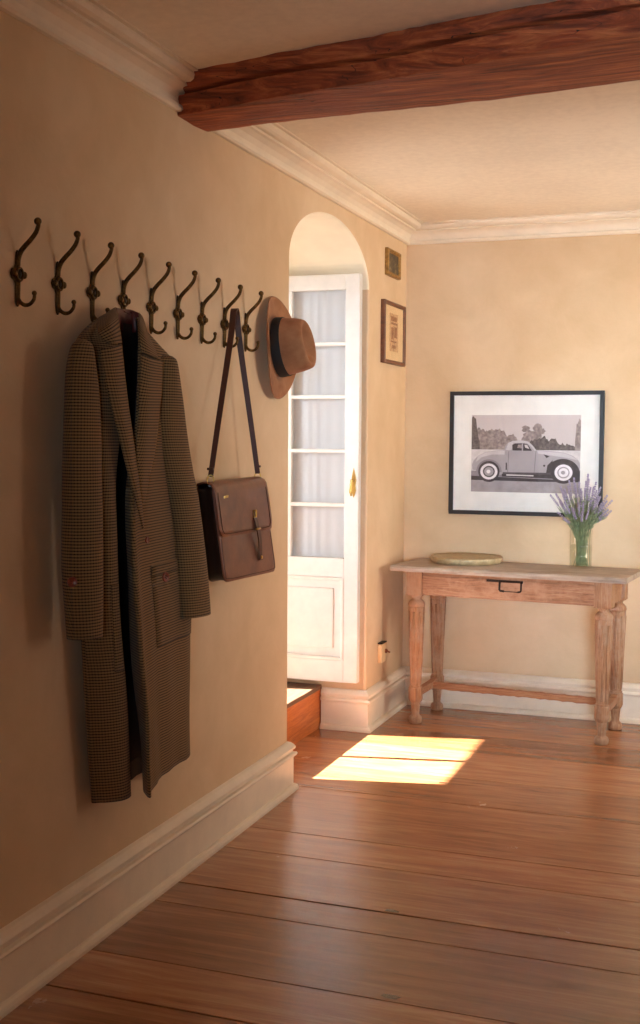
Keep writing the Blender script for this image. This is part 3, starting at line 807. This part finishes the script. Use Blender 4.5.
def m_darkpic():
    m = Mat('dark_oil_painting', (40,40,28), .45); f = m.noise(m.coords(), 26, 5, .6, 1)
    m.base(m.ramp(f, [(.35, (34,30,22)), (.5, (66,56,38)), (.6, (100,84,56)), (.72, (160,150,124))])); return m.m
def inA(r, y0, y1, z0, z1, x):
    mb = MB(); mb.box((.002, y0-.004, z0-.004), (x, y1+.004, z1+.004)); mb.build('painting', m_darkpic(), r)
wall_frame('small_picture', 5.66, 5.885, 2.235, 2.368, .020, .022, M_GILT, 'small gilt-framed dark painting high in the corner of the left wall', 'picture', inA)
M_CREAMMAT = m_simple('aged_cream_mat', (226,196,150), .9, var=.04)
M_PRINT = m_simple('faded_brown_print', (196,158,118), .9, var=.2, sc=60)
M_PRINTD = m_simple('brown_print_ink', (142,96,66), .9, var=.25, sc=90)
def inB(r, y0, y1, z0, z1, x):
    mb = MB(); mb.box((.002, y0-.004, z0-.004), (x, y1+.004, z1+.004)); mb.build('mat_board', M_CREAMMAT, r)
    ym, zm = (y0+y1)/2, (z0+z1)/2
    mb = MB(); mb.box((x, ym-.075, zm-.09), (x+.001, ym+.075, zm+.10), 0)
    for a, b, c, d in [(-.055, .05, .062, .085), (-.05, .06, .045, .055), (-.045, -.005, -.03, .03), (.005, .055, -.02, .035), (-.055, .045, -.045, -.037), (-.03, .03, -.075, -.058)]:
        mb.box((x+.001, ym+a, zm+c), (x+.0015, ym+b, zm+d), 1)
    mb.build('print', [M_PRINT, M_PRINTD], r)
    mb = MB(); mb.box((x+.003, y0-.003, z0-.003), (x+.004, y1+.003, z1+.003)); mb.build('glass', M_PGLASS, r)
wall_frame('framed_print', 5.600, 5.975, 1.798, 2.108, .020, .026, M_MAHOG, 'brown wooden framed faded print below the small gilt picture on the left wall', 'picture', inB)

so = tag(empty('wall_switch', (0, 5.64, .33)), 'small cream wall switch with brown key above the baseboard beside the arch', 'light switch')
mb = MB(); mb.box((.001, 5.60, .300), (.022, 5.675, .395)); mb.build('switch_plate', M_PLATE_CREAM, so, bevel=.004)
mb = MB(); mb.box((.001, 5.598, .396), (.026, 5.677, .402)); mb.build('top_rim', M_IRON, so, bevel=.001)
mb = MB(); mb.lathe([(0, 0), (.011, 0), (.011, .006), (.006, .012), (0, .013)], (.022, 5.665, .352), 20, R=Vector((0,0,1)).rotation_difference(Vector((1,0,0))).to_matrix()); mb.tube([(.03, 5.665, .352), (.046, 5.668, .345)], [.0035, .005], 10)
mb.build('switch_key', m_simple('brown_switch_key', (120,56,22), .4), so)

# ------------------------------------------------------------------ large framed car photograph
yb = YB
PX0, PX1, PZ0, PZ1 = .247, 1.036, 1.031, 1.670
pic = tag(empty('framed_photograph', ((PX0+PX1)/2, yb, PZ0)), 'large black-framed photograph of an old light coupe car on the back wall above the table', 'picture')
mb = MB(); w = .021; yf_ = yb-.026; yk = yb-.001
mb.box((PX0, yf_, PZ0), (PX1, yk, PZ0+w)); mb.box((PX0, yf_, PZ1-w), (PX1, yk, PZ1)); mb.box((PX0, yf_, PZ0+w), (PX0+w, yk, PZ1-w)); mb.box((PX1-w, yf_, PZ0+w), (PX1, yk, PZ1-w))
mb.build('frame', M_BLACK, pic, bevel=.0015)
mb = MB(); ym = yb-.012; mb.box((PX0+w-.003, ym, PZ0+w-.003), (PX1-w+.003, yk, PZ1-w+.003)); mb.build('mat_board', M_MAT, pic)
mb = MB(); mb.box((PX0+w-.002, ym-.006, PZ0+w-.002), (PX1-w+.002, ym-.005, PZ1-w+.002)); mb.build('glass', M_PGLASS, pic)
QX0, QX1, QZ0, QZ1 = .362, .922, 1.150, 1.548
def grey(nm, c, var=.06, sc=50): return m_simple('photo_'+nm, c, .8, 0, var, sc)
PM = [grey('sky', (196,186,184), .03, 5), grey('far_tree', (138,126,122), .22, 60), grey('dark_tree', (92,84,82), .3, 70), grey('field', (204,198,196), .05), grey('road', (158,150,152), .08, 20),
      grey('body', (162,155,158), .05, 8), grey('body_light', (190,183,185), .05, 8), grey('shade', (66,60,64), .1), grey('tyre', (84,78,82), .1), grey('white_wall', (226,220,222), .04), grey('body_mid', (134,127,132), .08, 12)]
mb = MB(); lay = [0]
def L(pts, mi, crop=True):
    lay[0] += 1; y = ym-.0004-lay[0]*.00005
    q = []
    for X, Y in pts:
        u = min(1, max(0, (X-78)/520)) if crop else (X-78)/520; v = min(1, max(0, (440-Y)/365))
        q.append((QX0+(QX1-QX0)*u, y, QZ0+(QZ1-QZ0)*v))
    mb.add(q, [tuple(range(len(q)))], mi, smooth=False)
def disc(X, Y, rx, ry, mi, n=28, a0=0, a1=360): L([(X+rx*cos(radians(a0+(a1-a0)*k/n)), Y-ry*sin(radians(a0+(a1-a0)*k/n))) for k in range(n+(0 if a1-a0 == 360 else 1))], mi)
rnd = random.Random(3)
def ragged(top, bottom, mi, step=6, amp=7):
    """tree mass with a ragged upper outline"""
    pts = []
    for (xa, ya_), (xb, yb_) in zip(top[:-1], top[1:]):
        k = max(1, int(abs(xb-xa)/step))
        for i in range(k): pts.append((xa+(xb-xa)*i/k, ya_+(yb_-ya_)*i/k+rnd.uniform(-amp, amp)))
    pts.append(top[-1]); L(pts+[(top[-1][0], bottom), (top[0][0], bottom)], mi)
L([(78, 75), (598, 75), (598, 440), (78, 440)], 0)
ragged([(78, 150), (110, 140), (150, 148), (200, 140), (235, 150), (245, 175), (280, 160), (300, 190)], 250, 1)
ragged([(78, 85), (88, 78), (98, 95), (108, 170), (118, 200)], 250, 2, 4, 5)
for cx_, cy_, r_ in ((340, 140, 18), (360, 165, 26), (395, 135, 24), (415, 150, 18), (385, 175, 34), (345, 185, 24)):
    L([(cx_+r_*(1+rnd.uniform(-.3, .3))*cos(k*.45), cy_+r_*.8*(1+rnd.uniform(-.3, .3))*sin(k*.45)) for k in range(14)], 1)
ragged([(360, 200), (400, 185), (430, 175), (450, 195), (475, 182), (500, 208), (540, 215), (590, 222), (598, 220)], 262, 2)
ragged([(572, 200), (578, 120), (590, 95), (598, 100)], 260, 1, 4, 5)
L([(78, 238), (598, 240), (598, 300), (78, 300)], 3); L([(78, 262), (598, 262), (598, 440), (78, 440)], 3)
L([(78, 340), (598, 345), (598, 440), (78, 440)], 10); L([(78, 384), (598, 388), (598, 440), (78, 440)], 4)
L([(78, 364), (200, 368), (500, 378), (598, 366), (598, 386), (400, 388), (78, 384)], 7)
body = [(84, 335), (82, 312), (90, 290), (112, 268), (150, 250), (200, 243), (238, 240), (243, 222), (256, 205), (280, 196), (325, 194), (350, 198), (372, 215), (392, 240), (450, 243), (520, 250), (562, 264), (588, 284), (597, 300), (597, 325), (580, 350), (470, 352), (240, 352), (220, 358), (110, 340)]
L(body, 5)
L([(245, 240), (258, 206), (280, 197), (325, 195), (352, 200), (376, 222), (390, 240), (384, 243), (366, 222), (345, 206), (282, 206), (272, 240)], 6)
L([(110, 270), (150, 252), (200, 245), (240, 243), (240, 262), (180, 262), (130, 275), (100, 300)], 6)
L([(395, 243), (450, 246), (520, 252), (560, 266), (585, 284), (520, 272), (450, 262), (400, 256)], 6)
L([(278, 242), (276, 215), (290, 209), (330, 208), (350, 213), (368, 238), (370, 243)], 7)
L([(300, 230), (304, 214), (326, 213), (330, 232)], 1); L([(338, 228), (334, 214), (348, 216), (358, 234)], 0)
L([(322, 243), (322, 209), (328, 209), (328, 243)], 5)
L([(246, 300), (252, 300), (252, 334), (246, 334)], 7); L([(258, 245), (262, 245), (258, 345), (254, 345)], 10)
L([(388, 244), (391, 244), (385, 345), (381, 345)], 10); L([(425, 258), (455, 268), (440, 276)], 7)
L([(232, 345), (470, 345), (468, 356), (232, 354)], 8); L([(228, 352), (470, 354), (470, 372), (228, 366)], 7)
L([(250, 355), (380, 357), (380, 363), (250, 361)], 3)
disc(165, 345, 62, 60, 10, a0=0, a1=180); disc(165, 343, 52, 50, 7)
disc(518, 345, 78, 66, 7, a0=0, a1=178); disc(520, 345, 60, 50, 7); L([(440, 345), (445, 310), (470, 285), (460, 345)], 7)
for cx_, cy_ in ((165, 343), (521, 343)):
    disc(cx_, cy_, 46, 42, 8); disc(cx_, cy_, 42, 38, 9); disc(cx_, cy_, 29, 27, 8 if cx_ < 300 else 5); disc(cx_, cy_, 23, 21, 5 if cx_ < 300 else 9); disc(cx_-2, cy_, 10, 9, 9 if cx_ < 300 else 5)
disc(430, 312, 5, 5, 7)
L([(578, 345), (598, 330), (598, 372), (572, 378)], 7)
mb.build('photo_print', PM, pic, fix=False)

# ------------------------------------------------------------------ console table
TZ = .796
tb = tag(empty('console_table', (.66, 5.78, 0), radians(-5.5)), 'worn pale wooden console table with turned legs against the back wall', 'table')
LX, LY = .465, .16
def part(mb, name, mat, parent=tb, **k): return mb.build(name, mat, parent, world=False, **k)
mb = MB()
rows_ = []
n1 = 40
for sx in range(n1+1):
    x = -.580+1.160*sx/n1; j = lambda: (random.random()-.5)*.003
    rows_.append([V(x, -.24+j(), TZ-.028+j()*.5), V(x, -.243+j(), TZ-.012), V(x, -.235+j(), TZ-.001), V(x, -.1, TZ), V(x, .07, TZ), V(x, .2, TZ-.001), V(x, .2, TZ-.028)])
mb.grid(rows_, True, uv=False, smooth=False); mb.f.append(list(range(7))); mb.m.append(0); mb.s.append(False); mb.f.append([n1*7+k for k in range(7)]); mb.m.append(0); mb.s.append(False)
part(mb, 'tabletop', M_TABLETOP, bevel=.003)
mb = MB(); mb.box((-LX, -LY-.025, .65), (LX, -LY-.005, TZ-.028)); mb.box((-LX, LY+.005, .65), (LX, LY+.025, TZ-.028)); mb.box((-LX-.025, -LY, .65), (-LX-.005, LY, TZ-.028)); mb.box((LX+.005, -LY, .65), (LX+.025, LY, TZ-.028))
part(mb, 'apron', M_TABLE, bevel=.002)
mb = MB(); mb.box((-.425, -LY-.030, .658), (.425, -LY-.024, .748)); dr = part(mb, 'drawer', M_TABLE, bevel=.002)
mb = MB(); mb.box((-.095, -LY-.034, .737), (.085, -LY-.029, .748)); 
for x in (-.028, .078): mb.ball((x, -LY-.037, .740), .007)
mb.tube([(-.028, -LY-.038, .740), (-.028, -LY-.041, .702), (-.024, -LY-.041, .697), (-.004, -LY-.041, .695)], .0052, 8); mb.tube([(.078, -LY-.038, .740), (.078, -LY-.041, .702), (.074, -LY-.041, .697), (.062, -LY-.041, .695)], .0044, 8)
mb.tube([(-.01, -LY-.040, .695), (.065, -LY-.040, .695)], .002, 8)
part(mb, 'drawer_pull', M_IRON, dr)
def leg(x, y):
    mb = MB(); h = .040
    mb.box((x-h, y-h, .645), (x+h, y+h, TZ-.028))
    mb.lathe([(.036, .645), (.030, .640), (.024, .632), (.024, .626), (.032, .620), (.040, .610), (.043, .598), (.041, .588)], (x, y, 0), 24)
    mb.lathe([(.036, .592), (.041, .585), (.041, .565), (.0285, .195), (.026, .190)], (x, y, 0), 8, smooth=False, ph=.5)
    for k in range(8):
        a = 2*pi*k/8; c, s_ = cos(a), sin(a)
        mb.tube([(x+c*.0375, y+s_*.0375, .565), (x+c*.0262, y+s_*.0262, .205)], [.0055, .004], 6)
    mb.lathe([(.026, .192), (.031, .190), (.031, .184), (.028, .182)], (x, y, 0), 20)
    mb.lathe([(.033, .182), (.036, .176), (.036, .122), (.030, .108), (.025, .104)], (x, y, 0), 8, smooth=False, ph=.5)
    mb.lathe([(.024, .106), (.0225, .09), (.019, .045), (.022, .038), (.031, .030), (.034, .018), (.032, .004), (.028, 0)], (x, y, 0), 24)
    part(mb, 'leg', M_LEG)
for x, y in ((-LX, -LY), (LX, -LY), (LX, LY), (-LX, LY)): leg(x, y)
for sx in (-1, 1):
    mb = MB(); x = sx*LX
    mb.grid([[V(x-.016, y, z-.018), V(x+.016, y, z-.018), V(x+.016, y, z+.018), V(x-.016, y, z+.018)] for y, z in ((-LY+.02, .148), (-.05, .15), (.05, .152), (LY-.02, .16))], True, uv=False, smooth=False)
    part(mb, 'side_stretcher', M_TABLE, bevel=.003)
mb = MB(); rows_ = []
for k in range(41):
    x = -LX+.01+(2*LX-.02)*k/40; j = random.random()*.006
    rows_.append([V(x, .055, .130+j), V(x, .085, .130), V(x, .085, .166-j*.5), V(x, .055, .168-j)])
mb.grid(rows_, True, uv=False, smooth=False); part(mb, 'long_stretcher', M_STRETCH, bevel=.003)

# tray
def m_weave():
    m = Mat('woven_pale_rattan', (176,156,108), .6); tc = m.n('ShaderNodeTexCoord'); sp = m.n('ShaderNodeSeparateXYZ'); m.l(tc.outputs['Object'], sp.inputs[0])
    a = m.math('ARCTAN2', sp.outputs[1], sp.outputs[0]); rd = m.math('SQRT', m.math('ADD', m.math('MULTIPLY', sp.outputs[0], sp.outputs[0]), m.math('MULTIPLY', sp.outputs[1], sp.outputs[1])))
    s = m.math('MULTIPLY', m.math('SINE', m.math('MULTIPLY', a, 36)), m.math('SINE', m.math('MULTIPLY', rd, 380)))
    f = m.math('ADD', m.math('MULTIPLY', s, .5), .5)
    m.base(m.ramp(f, [(.15, (120,102,74)), (.5, (190,176,142)), (.85, (220,210,184))])); m.bump(f, .6, .003); return m.m
tr = tag(empty('woven_tray', (.385, 5.870, TZ)), 'flat round pale green-brown tray with a woven base lying on the left of the table', 'tray')
mb = MB(); mb.lathe([(0, .001), (.165, .001), (.174, .004), (.181, .016), (.183, .031), (.180, .034), (.176, .028)], (0,0,0), 72); mb.build('rim', m_simple('pale_olive_lacquer', (176,158,122), .35, .1, .12, 40), tr, world=False)
mb = MB(); mb.lathe([(0, .016), (.06, .016), (.16, .018), (.177, .027)], (0,0,0), 72); mb.build('base', m_weave(), tr, world=False)

# vase and lavender
VX, VY = .960, 5.85
vs = tag(empty('glass_vase', (VX, VY, TZ)), 'clear glass cylinder vase with an embossed band on the right of the table', 'vase')
mb = MB(); mb.lathe([(0, .001), (.050, .001), (.054, .005), (.0545, .05), (.0545, .095), (.057, .098), (.057, .104), (.0545, .107), (.0545, .118), (.057, .121), (.057, .127), (.0545, .13), (.0555, .185), (.054, .187), (.0525, .185), (.0515, .1), (.0515, .012), (.045, .008), (0, .008)], (0,0,0), 48)
mb.build('glass_body', M_VASE, vs, world=False)
def m_water():
    return m_glass('vase_water', (250,252,248))
mb = MB(); mb.lathe([(0, .009), (.045, .009), (.0505, .013), (.0505, .11), (0, .11)], (0,0,0), 40); mb.build('water', m_water(), vs, world=False)
M_STEM = m_simple('lavender_stem_green', (112,126,92), .7, var=.2, sc=40)
M_LEAF = m_simple('lavender_leaf_green', (124,138,104), .7, var=.2, sc=40)
M_LAV = m_simple('lavender_purple', (146,136,158), .85, var=.28, sc=220)
rl = random.Random(11)
NS = 64
for i in range(NS):
    az = i*2.39996; o_ = math.sqrt((i+.5)/NS)
    Ht = .425-.10*o_**2+rl.uniform(-.085, .03)
    if i in (3, 8): Ht += .02
    tipr = .155*o_*rl.uniform(.85, 1.1)
    d = V(cos(az), sin(az), 0)
    b0 = d*rl.uniform(-.040, .036)+V(rl.uniform(-.015, .015), rl.uniform(-.015, .015), .011)
    mo = d*(.047*o_); mo.z = .187
    tip = d*tipr; tip.z = Ht
    mdl = d*(tipr*.55+.008); mdl.z = .187+(Ht-.187)*.52
    path = cr([b0, mo, mdl, tip], 6)
    if (V(VX, VY, 0)+path[-1]).y > YB-.04:
        for p in path:
            if p.y > .08: p.y = .08+(p.y-.08)*.55
    root = tag(empty('lavender_sprig', (VX, VY, TZ)), 'thin lavender sprig with pale purple flower spike standing in the glass vase', 'flower', 'lavender sprigs in the glass vase')
    hl_ = rl.uniform(.05, .075); Lp = 0; k = len(path)-1
    while k > 0 and Lp < hl_: Lp += (path[k]-path[k-1]).length; k -= 1
    mb = MB(); mb.tube(path[:k+2], .0017, 5)
    mb.build('stem', M_STEM, root, world=False)
    mb = MB()
    for q in range(9):                             # narrow leaves in pairs
        t = .36+.38*q/9+rl.uniform(-.02, .02); p = path[min(int(t*len(path)), len(path)-2)]; ax = (path[min(int(t*len(path))+1, len(path)-1)]-p).normalized()
        a = rl.uniform(0, 6.28); sd = V(cos(a), sin(a), 0); ln = rl.uniform(.030, .052)
        e = p+ax*ln*.8+sd*ln*.42; m_ = (p+e)/2+sd*.003; w_ = ax.cross(sd).normalized()*.0024
        mb.add([p, m_-w_, e, m_+w_], [(0, 1, 2, 3)], smooth=False)
    mb.build('leaves', M_LEAF, root, world=False, fix=False)
    mb = MB(); seg = path[k:]; 
    def along(t):
        x = t*(len(seg)-1); j = min(int(x), len(seg)-2); return seg[j]*(1-(x-j))+seg[j+1]*(x-j), (seg[j+1]-seg[j]).normalized()
    for w_ in range(8):
        p, ax = along(w_/7.5); rad = .0055*(1-.4*w_/8)*(0.8 if w_ == 0 else 1)
        u_ = ax.cross(V(.3, .9, .1)).normalized(); v_ = ax.cross(u_)
        for q in range(5):
            a = q*1.257+w_*.6; c = p+(u_*cos(a)+v_*sin(a))*rad*.72+ax*.001
            mb.ball(c, .0031*rl.uniform(.8, 1.2)*(1-.25*w_/8), seg=6, sc=(1, 1, 1.5))
    mb.build('flower_spike', M_LAV, root, world=False, fix=False)

# ------------------------------------------------------------------ light
w = bpy.data.worlds.new('world'); SC.world = w; w.use_nodes = True
bg = w.node_tree.nodes['Background']; bg.inputs[0].default_value = (.82, .90, 1.0, 1); bg.inputs[1].default_value = 1.0
def sun(d, e, col, ang=.5):
    l = bpy.data.lights.new('sun', 'SUN'); l.energy = e; l.color = col; l.angle = radians(ang)
    o = bpy.data.objects.new('sun', l); COL.objects.link(o); o.rotation_euler = Vector(d).to_track_quat('-Z', 'Y').to_euler()
sun((1, .22, -.8), 80, (1, .94, .87))
def area(name, loc, d, sx, sy, e, col):
    l = bpy.data.lights.new(name, 'AREA'); l.shape = 'RECTANGLE'; l.size = sx; l.size_y = sy; l.energy = e; l.color = col
    o = bpy.data.objects.new(name, l); COL.objects.link(o); o.location = loc; o.rotation_euler = Vector(d).to_track_quat('-Z', 'Z').to_euler()
    return o
wl2 = area('right_fill_light', (XR+.35, (WY0+WY1)/2, (WZ0+WZ1)/2), (-1, .30, .12), 1.4, 1.45, 37, (1, .88, .72)); wl2.data.spread = radians(104)  # fill lamp outside the added right window, lights the left wall
fl_ = area('back_wall_fill_light', (2.75, YF-.35, 1.5), (-.205, 1, -.02), 1.3, 1.3, 20, (.66, .83, 1)); fl_.data.spread = radians(30)  # narrow cool lamp added behind the camera to brighten the back wall
area('doorway_daylight', (-T-.35, 4.77, 1.4), (1, .05, -.1), .8, 1.9, 5, (.84, .92, 1))
sk = area('sky_through_doorway', (-2.7, 2.75, 2.35), (3.7, 3.35, -.95), .9, .9, 10, (.78, .89, 1)); sk.data.spread = radians(50)

SC.view_settings.view_transform = 'Standard'; SC.view_settings.look = 'None'; SC.view_settings.gamma = 1
SC.view_settings.exposure = 0.16; SC.view_settings.use_curve_mapping = False
SC.cycles.use_denoising = True; SC.cycles.max_bounces = 10; SC.cycles.diffuse_bounces = 6; SC.cycles.transparent_max_bounces = 12
SC.cycles.sample_clamp_indirect = 6
